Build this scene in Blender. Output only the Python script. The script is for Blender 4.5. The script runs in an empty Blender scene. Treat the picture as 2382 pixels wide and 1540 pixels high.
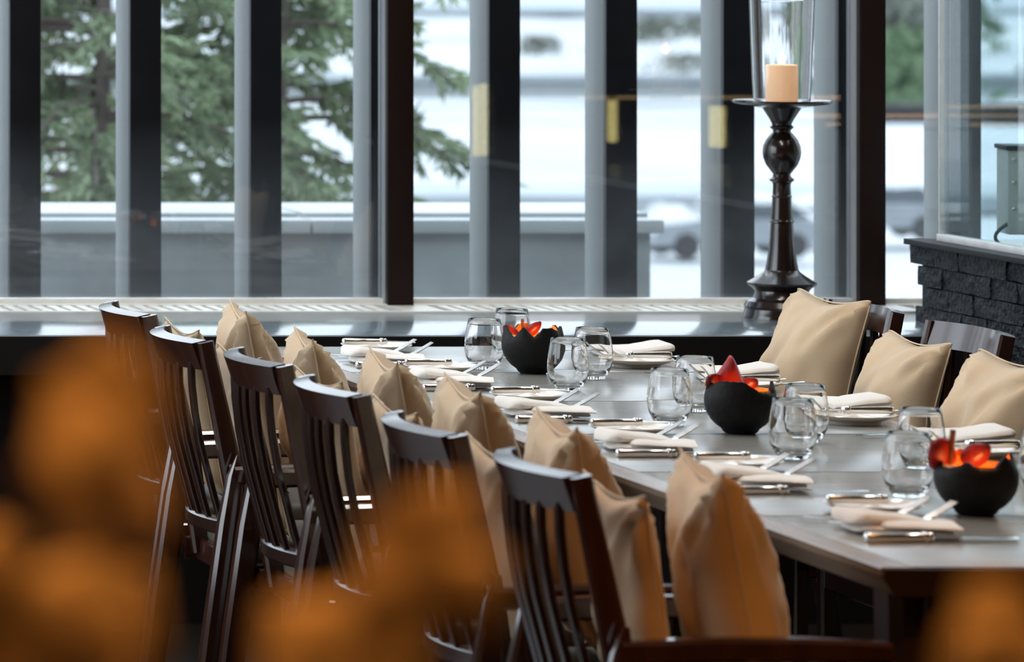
import bpy, bmesh, math, random
from mathutils import Vector, Matrix, noise
random.seed(7)
C = bpy.context.scene.collection
SC = bpy.context.scene
PI = math.pi

# ------------------------------------------------------------------ camera, world, light, exposure
cam_d = bpy.data.cameras.new('camera'); cam = bpy.data.objects.new('camera', cam_d); C.objects.link(cam)
cam.location = (0, 0, 1.79); cam.rotation_euler = (PI/2, 0, 0)
cam_d.sensor_fit = 'HORIZONTAL'; cam_d.sensor_width = 36.0; cam_d.lens = 11000/2382*36
cam_d.shift_x = (1191+2200)/2382; cam_d.shift_y = -(770+180)/2382
cam_d.clip_start = .05; cam_d.clip_end = 3000
cam_d.dof.use_dof = True; cam_d.dof.focus_distance = 10.7; cam_d.dof.aperture_fstop = 6.0
SC.camera = cam
SC.view_settings.view_transform = 'Standard'; SC.view_settings.look = 'None'
SC.view_settings.gamma = 1.0; SC.view_settings.use_curve_mapping = False
SC.view_settings.exposure = 0.75
try:
    cy = SC.cycles
    cy.use_denoising = True; cy.max_bounces = 14; cy.transparent_max_bounces = 24
    cy.transmission_bounces = 12; cy.glossy_bounces = 6; cy.diffuse_bounces = 4
    cy.sample_clamp_indirect = 6.0; cy.blur_glossy = .6
except Exception: pass

W = bpy.data.worlds.new('overcast_sky'); SC.world = W; W.use_nodes = True
nt = W.node_tree; nt.nodes.clear()
wo = nt.nodes.new('ShaderNodeOutputWorld'); wb = nt.nodes.new('ShaderNodeBackground')
tc = nt.nodes.new('ShaderNodeTexCoord'); sp = nt.nodes.new('ShaderNodeSeparateXYZ'); rp = nt.nodes.new('ShaderNodeValToRGB')
rp.color_ramp.elements[0].position = 0.0; rp.color_ramp.elements[0].color = (.84, .92, .99, 1)
rp.color_ramp.elements[1].position = 0.9; rp.color_ramp.elements[1].color = (2.3, 2.55, 2.75, 1)
nt.links.new(tc.outputs['Generated'], sp.inputs[0]); nt.links.new(sp.outputs['Z'], rp.inputs[0])
nt.links.new(rp.outputs[0], wb.inputs[0]); wb.inputs[1].default_value = 1.9
nt.links.new(wb.outputs[0], wo.inputs[0])

def lamp(name, kind, loc, energy, color, rot=(0, 0, 0), size=.3, spot=None, parent=None):
    d = bpy.data.lights.new(name, kind); d.energy = energy; d.color = color
    if kind == 'AREA': d.shape = 'DISK'; d.size = size
    elif kind == 'SPOT': d.spot_size = spot or 1.6; d.spot_blend = .8; d.shadow_soft_size = size
    else: d.shadow_soft_size = size
    o = bpy.data.objects.new(name, d); C.objects.link(o); o.location = loc; o.rotation_euler = rot
    if parent: o.parent = parent
    return o
# daylight portal over the window opening (guides sampling of the sky only, gives no light of its own)
pd = bpy.data.lights.new('window_portal', 'AREA'); pd.shape = 'RECTANGLE'; pd.size = 11.0; pd.size_y = 3.7
try: pd.cycles.is_portal = True
except Exception: pass
po = bpy.data.objects.new('window_portal', pd); C.objects.link(po)
po.location = (3.2, 13.75, 2.45); po.rotation_euler = (-PI/2, 0, 0)
WARM = (1.0, .40, .08)
DOWNLIGHTS = [(0.1, .7), (1.1, .5), (1.0, -2.0), (4.4, -2.0), (0.4, 3.2), (2.0, 3.2), (3.6, 3.2), (5.2, 3.2), (1.9, 5.2), (3.4, 5.2)]
DOWN_W = 34.0
TABLE_FILL = [(3.3, 8.8), (3.3, 10.2), (3.3, 11.6)]; TABLE_FILL_W = 20.0  # neutral fill added over the table to brighten napkins and other level tops

# ------------------------------------------------------------------ materials
def mat(name, col, rough=.5, metal=0., bump=None, var=None, coat=0., sheen=0., spec=.5, trans=0., ior=1.5, emit=None, estr=1., subs=0., scale_vec=None):
    m = bpy.data.materials.new(name); m.use_nodes = True
    n = m.node_tree; b = n.nodes['Principled BSDF']
    b.inputs['Base Color'].default_value = (*col, 1); b.inputs['Roughness'].default_value = rough
    b.inputs['Metallic'].default_value = metal; b.inputs['IOR'].default_value = ior
    b.inputs['Coat Weight'].default_value = coat; b.inputs['Coat Roughness'].default_value = .15; b.inputs['Coat IOR'].default_value = 1.8
    b.inputs['Sheen Weight'].default_value = sheen; b.inputs['Specular IOR Level'].default_value = spec
    b.inputs['Transmission Weight'].default_value = trans
    if subs: b.inputs['Subsurface Weight'].default_value = subs; b.inputs['Subsurface Radius'].default_value = (.02, .01, .005)
    if emit: b.inputs['Emission Color'].default_value = (*emit, 1); b.inputs['Emission Strength'].default_value = estr
    src = None
    if bump or var:
        t = n.nodes.new('ShaderNodeTexCoord'); mp = n.nodes.new('ShaderNodeMapping')
        if scale_vec: mp.inputs['Scale'].default_value = scale_vec
        n.links.new(t.outputs['Object'], mp.inputs[0]); src = mp.outputs[0]
    if var:   # (scale, dark factor, light factor)
        nz = n.nodes.new('ShaderNodeTexNoise'); nz.inputs['Scale'].default_value = var[0]; nz.inputs['Detail'].default_value = 5
        n.links.new(src, nz.inputs['Vector'])
        r = n.nodes.new('ShaderNodeValToRGB'); r.color_ramp.elements[0].position = .3; r.color_ramp.elements[1].position = .7
        r.color_ramp.elements[0].color = (*[c*var[1] for c in col], 1); r.color_ramp.elements[1].color = (*[min(1, c*var[2]) for c in col], 1)
        n.links.new(nz.outputs[0], r.inputs[0]); n.links.new(r.outputs[0], b.inputs['Base Color'])
    if bump:  # (scale, strength, distance)
        nb = n.nodes.new('ShaderNodeTexNoise'); nb.inputs['Scale'].default_value = bump[0]; nb.inputs['Detail'].default_value = 6
        n.links.new(src, nb.inputs['Vector'])
        bp = n.nodes.new('ShaderNodeBump'); bp.inputs['Strength'].default_value = bump[1]; bp.inputs['Distance'].default_value = bump[2]
        n.links.new(nb.outputs[0], bp.inputs['Height']); n.links.new(bp.outputs[0], b.inputs['Normal'])
    return m

def glass_pane_mat(name, tint, haze=0., hz=(0.75, 1.25)):
    m = bpy.data.materials.new(name); m.use_nodes = True; n = m.node_tree; n.nodes.clear()
    o = n.nodes.new('ShaderNodeOutputMaterial'); tr = n.nodes.new('ShaderNodeBsdfTransparent'); gl = n.nodes.new('ShaderNodeBsdfGlossy')
    fr = n.nodes.new('ShaderNodeFresnel'); mx = n.nodes.new('ShaderNodeMixShader')
    tr.inputs[0].default_value = (*tint, 1); gl.inputs['Roughness'].default_value = .0; bf = n.nodes.new('ShaderNodeNewGeometry'); ir = n.nodes.new('ShaderNodeMapRange')
    ir.inputs['To Min'].default_value = 1.5; ir.inputs['To Max'].default_value = 1/1.5      # same reflectance on both faces of the pane
    n.links.new(bf.outputs['Backfacing'], ir.inputs['Value']); n.links.new(ir.outputs[0], fr.inputs['IOR'])
    n.links.new(fr.outputs[0], mx.inputs[0]); n.links.new(tr.outputs[0], mx.inputs[1]); n.links.new(gl.outputs[0], mx.inputs[2])
    last = mx.outputs[0]
    if haze:   # condensation along the foot of the pane
        ge = n.nodes.new('ShaderNodeNewGeometry'); s = n.nodes.new('ShaderNodeSeparateXYZ'); n.links.new(ge.outputs['Position'], s.inputs[0])
        mr = n.nodes.new('ShaderNodeMapRange'); mr.inputs['From Min'].default_value = hz[0]; mr.inputs['From Max'].default_value = hz[1]
        mr.inputs['To Min'].default_value = 1; mr.inputs['To Max'].default_value = 0; n.links.new(s.outputs['Z'], mr.inputs['Value'])
        nz = n.nodes.new('ShaderNodeTexNoise'); nz.inputs['Scale'].default_value = 5.; nz.inputs['Detail'].default_value = 5
        n.links.new(ge.outputs['Position'], nz.inputs['Vector'])
        mu = n.nodes.new('ShaderNodeMath'); mu.operation = 'MULTIPLY'; n.links.new(mr.outputs[0], mu.inputs[0]); n.links.new(nz.outputs[0], mu.inputs[1])
        m2 = n.nodes.new('ShaderNodeMath'); m2.operation = 'MULTIPLY'; m2.inputs[1].default_value = haze; n.links.new(mu.outputs[0], m2.inputs[0])
        tl = n.nodes.new('ShaderNodeBsdfTranslucent'); tl.inputs[0].default_value = (.9, .93, .95, 1)
        x2 = n.nodes.new('ShaderNodeMixShader'); n.links.new(m2.outputs[0], x2.inputs[0]); n.links.new(last, x2.inputs[1]); n.links.new(tl.outputs[0], x2.inputs[2]); last = x2.outputs[0]
    n.links.new(last, o.inputs[0]); return m

M = {}
M['floor'] = mat('dark_floor', (.010, .007, .0055), .4, var=(3, .7, 1.3), bump=(40, .1, .002))
M['wall'] = mat('dark_panel', (.008, .006, .005), .6, var=(6, .8, 1.2), spec=.2)
M['plaster'] = mat('warm_plaster', (.26, .17, .10), .8, bump=(30, .2, .003))
M['stone'] = mat('dark_polished_stone', (.19, .235, .27), .12, var=(25, .85, 1.2), spec=.8)
M['stonedark'] = mat('black_fascia', (.006, .005, .005), .5, var=(20, .8, 1.2))
M['slat'] = mat('pale_grille_metal', (.85, .85, .81), .4, var=(12, .9, 1.05))
M['slot_shade'] = mat('grille_slot_shade', (.004, .005, .006), .9, var=(12, .9, 1.05))
M['alu'] = mat('grey_aluminium', (.28, .30, .31), .45, var=(15, .93, 1.06))
M['mullion'] = mat('brown_mullion', (.014, .0055, .004), .5, var=(15, .85, 1.15), spec=.2)
M['fin_side'] = mat('grey_fin_cladding', (.30, .315, .315), .55, var=(6, .94, 1.05), scale_vec=(3, 3, .2))
M['fin_front'] = mat('navy_fin_front', (.017, .020, .028), .5, var=(9, .8, 1.3))
M['pane'] = glass_pane_mat('window_glass', (.70, .715, .73), .06, (.74, 1.25))
M['partition'] = glass_pane_mat('partition_glass', (.86, .935, .94))
M['channel'] = mat('bright_channel', (.9, .91, .92), .35, metal=.3, var=(20, .9, 1.05))
M['black_metal'] = mat('black_metal_strip', (.008, .009, .010), .7, var=(20, .8, 1.2))
M['brick'] = mat('black_painted_brick', (.009, .0105, .013), .42, bump=(60, 1.0, .02), var=(45, .4, 2.6), spec=.16)
M['mortar'] = mat('black_mortar', (.012, .013, .015), .7, bump=(60, .6, .004))
M['counter'] = mat('pale_counter', (.45, .52, .50), .2, var=(8, .9, 1.05))
M['appliance'] = mat('grey_appliance_metal', (.70, .73, .75), .35, var=(20, .93, 1.05))
M['appliance_dark'] = mat('dark_appliance', (.08, .09, .10), .5, var=(20, .9, 1.1))
M['wood'] = mat('dark_chair_wood', (.040, .012, .0065), .38, var=(14, .7, 1.35), scale_vec=(4, 4, .6), coat=1.0, spec=.05)
M['slatwood'] = mat('dark_chair_slat', (.024, .008, .005), .3, var=(14, .7, 1.35), scale_vec=(4, 4, .6), coat=.6, spec=.2)
M['leather'] = mat('taupe_seat_leather', (.12, .105, .08), .45, bump=(90, .3, .002), var=(8, .85, 1.1))
M['linen'] = mat('beige_linen', (.63, .465, .30), .85, bump=(420, .35, .0012), var=(9, .92, 1.05), sheen=.25)
M['piping'] = mat('pale_piping', (.70, .56, .39), .8, bump=(300, .3, .001))
M['tabletop'] = mat('grey_lacquer_panel', (.30, .30, .285), .22, var=(5, .9, 1.1), scale_vec=(.5, 4, 1), spec=.55)
M['tableedge'] = mat('taupe_wood_edge', (.27, .20, .15), .26, var=(9, .8, 1.2), scale_vec=(4, .4, 4))
M['tablewood'] = mat('table_underframe', (.022, .009, .007), .5, var=(9, .8, 1.2))
M['porcelain'] = mat('cream_porcelain', (.78, .72, .65), .12, var=(10, .97, 1.02), spec=.6)
M['silver'] = mat('polished_silver', (.90, .88, .85), .22, metal=1., var=(20, .96, 1.03))
M['napkin'] = mat('napkin_cotton', (.90, .86, .82), .9, bump=(350, .25, .001), sheen=.2, var=(12, .96, 1.03))
M['glass'] = mat('clear_glass', (1, 1, 1), 0.0, trans=1., ior=1.46)
M['clay'] = mat('black_clay', (.006, .006, .0065), .6, bump=(45, .6, .006), var=(25, .6, 1.6), spec=.25)
M['gilt'] = mat('orange_lining', (.90, .34, .06), .5, bump=(60, .4, .003), var=(30, .85, 1.15))
M['petal'] = mat('red_petal', (.36, .012, .015), .5, var=(25, .7, 1.4))
M['petal_dark'] = mat('dark_red_petal', (.22, .015, .022), .35, var=(25, .7, 1.4))
M['stick'] = mat('cinnamon_stick', (.22, .10, .03), .7, var=(40, .7, 1.3))
M['wax'] = mat('cream_wax_painted_glow', (.92, .78, .60), .45, subs=.6, var=(6, .97, 1.02), emit=(1.0, .50, .22), estr=.24)  # weak emission stands in for flame light glowing through the wax
M['tealight'] = mat('tealight_wax', (.9, .8, .65), .5, var=(30, .97, 1.02))
M['wick'] = mat('black_wick', (.01, .01, .01), .9, var=(30, .8, 1.2))
M['flame'] = mat('candle_flame', (1, .7, .3), .5, emit=(1.0, .60, .22), estr=9., var=(10, .9, 1.1))
M['flame_low'] = mat('tealight_flame', (1, .7, .3), .5, emit=(1.0, .55, .18), estr=6., var=(10, .9, 1.1))
M['holder'] = mat('dark_bronze_wood', (.014, .008, .007), .22, var=(14, .7, 1.4), coat=.3)
M['leaf'] = mat('orange_dry_leaf', (.56, .42, .26), .7, var=(18, .7, 1.25), bump=(40, .3, .003))
M['twig'] = mat('brown_twig', (.07, .035, .018), .7, var=(20, .7, 1.3))
M['vase'] = mat('dark_vase', (.03, .02, .016), .3, var=(10, .8, 1.2))
M['lampshade'] = mat('lit_lamp_shade', (.9, .7, .35), .6, emit=(1.0, .72, .27), estr=9., var=(8, .95, 1.05))
M['ledstrip'] = mat('lit_shelf_strip', (.9, .6, .3), .6, emit=(1.0, .55, .22), estr=3.2, var=(8, .95, 1.05))
M['downlight'] = mat('lit_downlight', (.9, .6, .3), .6, emit=(1.0, .6, .25), estr=8., var=(8, .95, 1.05))
M['snow'] = mat('snow', (.35, .37, .387), .8, var=(.05, .72, 1.12), bump=(.3, .5, .3))
M['slush'] = mat('grey_wet_snow', (.37, .395, .405), .6, var=(2, .85, 1.1))
M['snowcap'] = mat('fresh_snow', (.38, .40, .415), .8, var=(3, .93, 1.04), bump=(6, .4, .03))
M['asphalt'] = mat('wet_asphalt', (.22, .25, .27), .7, var=(.15, .85, 1.2))
M['concrete'] = mat('wet_concrete', (.225, .242, .242), .75, var=(2.2, .75, 1.25), bump=(25, .3, .01))
M['coping'] = mat('pale_coping', (.34, .365, .37), .7, var=(2, .93, 1.05))
M['needles'] = mat('conifer_needles', (.115, .155, .085), .6, var=(1.6, .55, 1.6))
M['needles2'] = mat('conifer_needles_light', (.16, .20, .10), .6, var=(1.6, .6, 1.5))
M['bark'] = mat('grey_bark', (.07, .06, .05), .8, bump=(25, .8, .02), var=(12, .7, 1.3))
M['carpaint'] = mat('grey_car_paint', (.16, .18, .20), .3, var=(2, .9, 1.1), coat=.5)
M['tyre'] = mat('black_tyre', (.02, .02, .022), .8, var=(8, .8, 1.2))
M['carglass'] = mat('dark_car_glass', (.05, .06, .07), .1, var=(4, .9, 1.1))
M['shrub'] = mat('winter_shrub', (.12, .135, .11), .8, var=(1.5, .6, 1.5))
M['hedge'] = mat('green_hedge', (.09, .14, .075), .8, var=(1.5, .6, 1.6))

# ------------------------------------------------------------------ mesh helpers
class MB:
    def __init__(s): s.v = []; s.f = []
    def add(s, v, f):
        k = len(s.v); s.v += [tuple(p) for p in v]; s.f += [tuple(i+k for i in q) for q in f]
    def box(s, c, size, bev=0., rot=None):
        b = bmesh.new(); bmesh.ops.create_cube(b, size=1.0, matrix=Matrix.Diagonal((*size, 1)))
        if bev: bmesh.ops.bevel(b, geom=b.edges[:], offset=bev, segments=2, profile=.6, affect='EDGES')
        if rot is not None: b.transform(rot)
        b.transform(Matrix.Translation(c)); b.verts.ensure_lookup_table()
        s.add([v.co[:] for v in b.verts], [[v.index for v in f.verts] for f in b.faces]); b.free(); return s
    def sweep(s, pts, secs, side, close=True):
        """chamfered-rectangle cross-sections (w along side, d across) along a path"""
        pts = [Vector(p) for p in pts]; n = len(pts); side = Vector(side).normalized(); rings = []
        for i, p in enumerate(pts):
            t = (pts[min(i+1, n-1)]-pts[max(i-1, 0)]).normalized()
            a = (side-t*side.dot(t)).normalized(); b = t.cross(a)
            w, d = secs[i] if isinstance(secs, list) else secs
            ch = min(w, d)*.18; w /= 2; d /= 2
            rings.append([p+a*x+b*y for x, y in ((w-ch, d), (w, d-ch), (w, -d+ch), (w-ch, -d), (-w+ch, -d), (-w, -d+ch), (-w, d-ch), (-w+ch, d))])
        v = [q for r in rings for q in r]; f = []
        for i in range(n-1):
            for j in range(8): f.append((i*8+j, i*8+(j+1) % 8, (i+1)*8+(j+1) % 8, (i+1)*8+j))
        f.append(tuple(range(7, -1, -1))); f.append(tuple((n-1)*8+j for j in range(8)))
        s.add(v, f); return s
    def tube(s, pts, rad, n=10, cap=True):
        pts = [Vector(p) for p in pts]; m = len(pts); up = Vector((.13, .27, .95)); v = []; f = []
        for i, p in enumerate(pts):
            t = (pts[min(i+1, m-1)]-pts[max(i-1, 0)]).normalized(); a = t.cross(up)
            a = a.normalized() if a.length > 1e-4 else Vector((1, 0, 0)); b = t.cross(a)
            r = rad[i] if isinstance(rad, (list, tuple)) else rad
            for j in range(n):
                an = 2*PI*j/n; v.append(p+(a*math.cos(an)+b*math.sin(an))*r)
        for i in range(m-1):
            for j in range(n): f.append((i*n+j, (i+1)*n+j, (i+1)*n+(j+1) % n, i*n+(j+1) % n))
        if cap: f.append(tuple(range(n))); f.append(tuple((m-1)*n+j for j in range(n-1, -1, -1)))
        s.add(v, f); return s
    def lathe(s, prof, n=32, c=(0, 0, 0), jag=None):
        v = []; f = []; m = len(prof)
        for i, (r, z) in enumerate(prof):
            for j in range(n):
                a = 2*PI*j/n; dz = jag(i, a) if jag else 0
                v.append((c[0]+r*math.cos(a), c[1]+r*math.sin(a), c[2]+z+dz))
        for i in range(m-1):
            for j in range(n): f.append((i*n+j, i*n+(j+1) % n, (i+1)*n+(j+1) % n, (i+1)*n+j))
        if prof[0][0] > 1e-5: f.append(tuple(range(n-1, -1, -1)))
        if prof[-1][0] > 1e-5: f.append(tuple((m-1)*n+j for j in range(n)))
        s.add(v, f); return s
    def grid(s, fn, nu, nv):
        v = [fn(i/(nu-1), j/(nv-1)) for i in range(nu) for j in range(nv)]
        f = [(i*nv+j, (i+1)*nv+j, (i+1)*nv+j+1, i*nv+j+1) for i in range(nu-1) for j in range(nv-1)]
        s.add(v, f); return s
    def mesh(s, name, m, smooth=True, ang=35):
        me = bpy.data.meshes.new(name); me.from_pydata(s.v, [], s.f)
        b = bmesh.new(); b.from_mesh(me); bmesh.ops.remove_doubles(b, verts=b.verts, dist=1e-6)
        bmesh.ops.recalc_face_normals(b, faces=b.faces); b.to_mesh(me); b.free()
        me.materials.append(M[m] if isinstance(m, str) else m)
        if smooth:
            me.polygons.foreach_set('use_smooth', [True]*len(me.polygons))
            try: me.set_sharp_from_angle(angle=math.radians(ang))
            except Exception: pass
        me.update(); return me
    def build(s, name, m, parent=None, **k):
        o = bpy.data.objects.new(name, s.mesh(name, m, **k)); C.objects.link(o)
        if parent: o.parent = parent
        return o

def raw(s, name, m, parent=None):      # big meshes: no clean-up
    me = bpy.data.meshes.new(name); me.from_pydata(s.v, [], s.f); me.materials.append(M[m])
    o = bpy.data.objects.new(name, me); C.objects.link(o)
    if parent: o.parent = parent
    return o
def inst(name, me, parent=None, loc=(0, 0, 0), rot=(0, 0, 0), sc=(1, 1, 1)):
    o = bpy.data.objects.new(name, me); C.objects.link(o); o.location = loc; o.rotation_euler = rot; o.scale = sc
    if parent: o.parent = parent
    return o
def tag(o, label, cat=None, group=None, kind=None):
    if label: o['label'] = label
    if cat: o['category'] = cat
    if group: o['group'] = group
    if kind: o['kind'] = kind
    return o
def thing(name, label, cat, loc=(0, 0, 0), rotz=0, group=None):
    o = bpy.data.objects.new(name, None); C.objects.link(o); o.location = loc; o.rotation_euler = (0, 0, rotz)
    o.empty_display_size = .05
    return tag(o, label, cat, group)
def dup(root, loc, rot=(0, 0, 0), label=None):
    r = root.copy(); C.objects.link(r); r.location = loc; r.rotation_euler = rot
    if label: r['label'] = label
    for ch in list(root.children):
        c = ch.copy(); C.objects.link(c); c.parent = r; c.matrix_parent_inverse = ch.matrix_parent_inverse
        for g in list(ch.children):
            d = g.copy(); C.objects.link(d); d.parent = c; d.matrix_parent_inverse = g.matrix_parent_inverse
    return r
def struct(name, mb, m, label, parent=None, **k):
    o = mb.build(name, m, parent, **k)
    if not parent: o['kind'] = 'structure'; o['label'] = label
    return o
ORD = ['first', 'second', 'third', 'fourth', 'fifth', 'sixth', 'seventh', 'eighth', 'ninth', 'tenth']

T = .742          # table top and ledge height
# ------------------------------------------------------------------ room shell
struct('floor', MB().box((3.4, 4.9, -.05), (13.2, 16.4, .1)), 'floor', 'dark polished floor of the dining room')
struct('ceiling', MB().box((3.4, 4.9, 4.55), (13.2, 16.4, .1)), 'plaster', 'dim plaster ceiling above the dining room')
wl = MB().box((-1.5, 4.9, .35), (.2, 16.4, .70)).box((-1.5, 4.9, 4.30), (.2, 16.4, .40)).box((-1.5, 2.6, 2.4), (.2, 11.8, 3.4))
for yy in (10.4, 12.6): wl.box((-1.5, yy, 2.4), (.2, .12, 3.4))
struct('wall_left', wl, 'plaster', 'plaster wall with tall window openings, out of the frame to the left')
struct('wall_right', MB().box((9.9, 4.9, 2.25), (.2, 16.4, 4.5)), 'plaster', 'warm plaster wall beyond the brick partition')
struct('wall_front', MB().box((3.4, -3.2, 2.25), (13.2, .2, 4.5)), 'plaster', 'warm plaster wall behind the photographer')
wb_ = MB().box((3.4, 12.10, .35), (13.0, .06, .70)).box((3.4, 13.12, .34), (13.0, .12, .76))
struct('wall_back', wb_, 'wall', 'black panelled wall under the window ledge')
struct('trim_1', MB().box((3.4, 13.04, 4.32), (13.0, .14, .36)), 'mullion', 'dark header beam above the windows')
# window ledge: polished slab with a black fascia
lg = struct('trim_2', MB().box((3.4, 12.365, T-.0125), (13.0, .70, .025), .002), 'stone', 'wide dark polished stone ledge under the windows')
MB().box((3.4, 12.000, T-.05), (13.0, .028, .098)).build('fascia', 'stonedark', lg)
MB().box((3.4, 13.01, T-.0125), (13.0, .10, .025), .002).build('back_strip', 'slat', lg)
# heating grille let into the ledge, a bar at a time
gr = thing('heating_grille', 'pale heating grille of short bars set along the window ledge', 'grille', (0, 12.83, T-.02))
MB().box((3.6, 0, -.002), (5.6, .235, .012)).build('shade_sheet', 'slot_shade', gr)  # near-black sheet, shade of the slots put into its colour
MB().box((3.6, -.110, .012), (5.6, .022, .024), .002).build('frame_bar', 'slat', gr)
MB().box((3.6, .112, .012), (5.6, .022, .024), .002).build('frame_bar', 'slat', gr)
sl = MB().box((0, 0, .013), (.0245, .204, .016), .0015).mesh('slat', 'slat')
x = 1.62
MUL = [-1.513, -.223, 1.067, 2.357, 3.647, 4.937, 6.227, 7.517]
while x < 5.7:
    if not any(m-.02 < x < m+.12 for m in MUL): inst('slat', sl, gr, (x, 0, 0))
    x += .0395
for m in MUL[3:7]: MB().box((m+.05, 0, .013), (.105, .204, .018)).build('cover_plate', 'slat', gr)

# ------------------------------------------------------------------ windows
WL = {0: 'left', 1: 'left of centre', 2: 'centre'}
labs = ['window pane far off the left of the picture', 'window pane two panes left of the conifers', 'window pane beyond the left of the picture', 'large window with conifers behind it, left of the first brown mullion',
        'large window between the two brown mullions, snow behind it', 'window behind the brick partition, after the second mullion', 'window beyond the right end of the partition']
for i in range(7):
    x0, x1 = MUL[i]+.067, MUL[i+1]
    w = thing('window_%d' % (i+1), labs[i], None, (0, 13.0, T)); w['kind'] = 'structure'
    MB().box(((x0+x1)/2, .0, 1.70), (x1-x0, .012, 3.38)).build('pane', 'pane', w)
    MB().box(((x0+x1)/2, .0, .008), (x1-x0, .05, .016), .002).build('bottom_rail', 'slat', w)
    MB().box(((x0+x1)/2, .0, 3.38), (x1-x0, .06, .06), .002).build('top_rail', 'alu', w)
    MB().box((x1+.0335, -.01, 1.70), (.067, .075, 3.40), .002).build('mullion', 'alu', w)
    MB().box((x1+.0335, -.062, 1.70), (.071, .030, 3.40), .003).build('mullion_cover', 'mullion', w)
# facade fins outside: grey blade with a dark front
finpx = [-255, 25, 305, 585, 865, 1140, 1412, 1685, 1952, 2212, 2475]
fb = MB().box((.041, .11, 0), (.082, .17, 4.6), .003).mesh('blade', 'fin_side')
ff = MB().box((.041, .012, 0), (.088, .028, 4.6), .003).mesh('front_cap', 'fin_front')
for i, px in enumerate(finpx):
    lab = {0: 'dark facade fin outside, just off the left end of the windows', 4: 'dark facade fin outside, mostly hidden by the first brown mullion',
           8: 'dark facade fin outside, beside the second brown mullion', 9: 'dark facade fin outside, seen through the glass partition', 10: 'dark facade fin outside, past the appliance on the counter'}.get(i)
    if not lab:
        lab = ('dark facade fin with grey side, %s from the left before the first mullion' % ORD[i-1]) if i < 4 else 'dark facade fin with grey side, %s after the first brown mullion' % ORD[i-5]
    t = thing('facade_fin', lab, 'fin', ((px+2200)/11000*13.30, 13.30, 2.30), 0, 'facade fins outside the windows')
    inst('blade', fb, t); inst('front_cap', ff, t)

# ------------------------------------------------------------------ outside: terrace, parapet, snow, road, cars, trees
struct('floor_terrace', MB().box((3.2, 14.9, -.1), (16, 3.4, .2)), 'concrete', 'concrete terrace outside the windows')
pw = struct('wall_parapet', MB().box((1.2, 16.15, .37), (8.4, .30, .74)), 'concrete', 'grey concrete parapet outside with a pale coping on top')
xs = [-3.0, -1.05, .30, 1.65, 3.0, 4.25, 5.445]
for a, b in zip(xs[:-1], xs[1:]):
    MB().box(((a+b)/2, 16.34, .7625), (b-a-.008, .72, .045), .004).build('coping_slab', 'coping', pw)
    MB().box(((a+b)/2, 16.40, .7925), (b-a-.02, .56, .02), .008).build('snow_layer', 'slush', pw)
G = -6.5
def gy(y): return 11000*(1.79-G)/(y+180)
def gx(px, Y): return (px+2200)/11000*Y
def groundz(x, y): return .5*noise.noise(Vector((x*.03, y*.02, 1.7)))+.22*noise.noise(Vector((x*.12, y*.06, 4.1)))
gm = MB(); gm.grid(lambda u, v: (-60+u*520, 18+v*v*820, G-.15+groundz(-60+u*520, 18+v*v*820)*(.3+1.2*v)), 110, 140)
struct('ground', gm, 'snow', 'bright snow covered ground outside', ang=180)
rd = MB(); Y0, Y1 = gy(478), gy(448)
rd.box((60, (Y0+Y1)/2, G+.03), (330, Y1-Y0, .5), rot=None)
struct('road', rd, 'asphalt', 'grey wet road crossing the snow behind the parapet')
rd2 = MB(); rd2.box((70, gy(20), G+.2), (420, 60, .6)); struct('road', rd2, 'asphalt', 'distant grey road near the top of the windows')
# low retaining wall, far off
Yw = gy(229)
lw = MB().box((0, 0, .45), (260, 1.2, .9)).build('wall_distant', 'coping'); lw.location = (70, Yw, G); lw.rotation_euler[2] = math.radians(5); tag(lw, 'long low pale wall far out in the snow', kind='structure')
MB().box((0, -.3, .98), (260, 1.6, .30)).build('wall_cap', 'asphalt', lw)

def car(name, label, px, yb, L=4.3, yaw=0):
    Y = gy(yb); t = thing(name, label, 'car', (gx(px, Y), Y, G+.05), yaw, 'parked cars in the snow')
    body = [(-L/2, .35), (-L/2, .75), (-L/2+.25, .92), (-L/2+1.0, .98), (L/2-1.35, .98), (L/2-.25, .82), (L/2, .62), (L/2, .32)]
    def prism(poly, hw, tap=0):
        mb = MB(); n = len(poly); v = [(x, -hw, z) for x, z in poly]+[(x, hw, z) for x, z in poly]
        f = [tuple(range(n)), tuple(range(2*n-1, n-1, -1))]+[(i, n+i, n+(i+1) % n, (i+1) % n) for i in range(n)]
        mb.add(v, f); return mb
    prism(body, .86).build('body', 'carpaint', t, smooth=False)
    prism([(-L/2+.35, .98), (-L/2+.85, 1.38), (.25, 1.40), (L/2-1.3, .98)], .74).build('cabin', 'carglass', t, smooth=False)
    for x in (-L/2+.8, L/2-.8):
        for s in (-1, 1):
            MB().tube([(x, s*.72, .32), (x, s*.90, .32)], .32, 18).build('wheel', 'tyre', t)
    def sn(x0, x1, z, h):
        mb = MB(); mb.grid(lambda u, v: (x0+u*(x1-x0), (v-.5)*1.55, z+h*(4*u*(1-u))**.5*(4*v*(1-v))**.5+.06*noise.noise(Vector((u*5, v*3, x0)))), 18, 10); return mb
    sn(-L/2+.7, .45, 1.36, .26).build('roof_snow', 'snowcap', t)
    sn(L/2-1.5, L/2-.1, .86, .28).build('bonnet_snow', 'snowcap', t)
    sn(-L/2+.02, -L/2+.75, .93, .22).build('boot_snow', 'snowcap', t)
    return t
car('parked_car', 'grey parked car loaded with snow, beyond the end of the parapet', 1690, 602, 4.3, math.radians(183))
car('parked_car', 'grey parked car with snow behind the candlestick column', 2005, 560, 4.2, math.radians(178))
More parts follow.
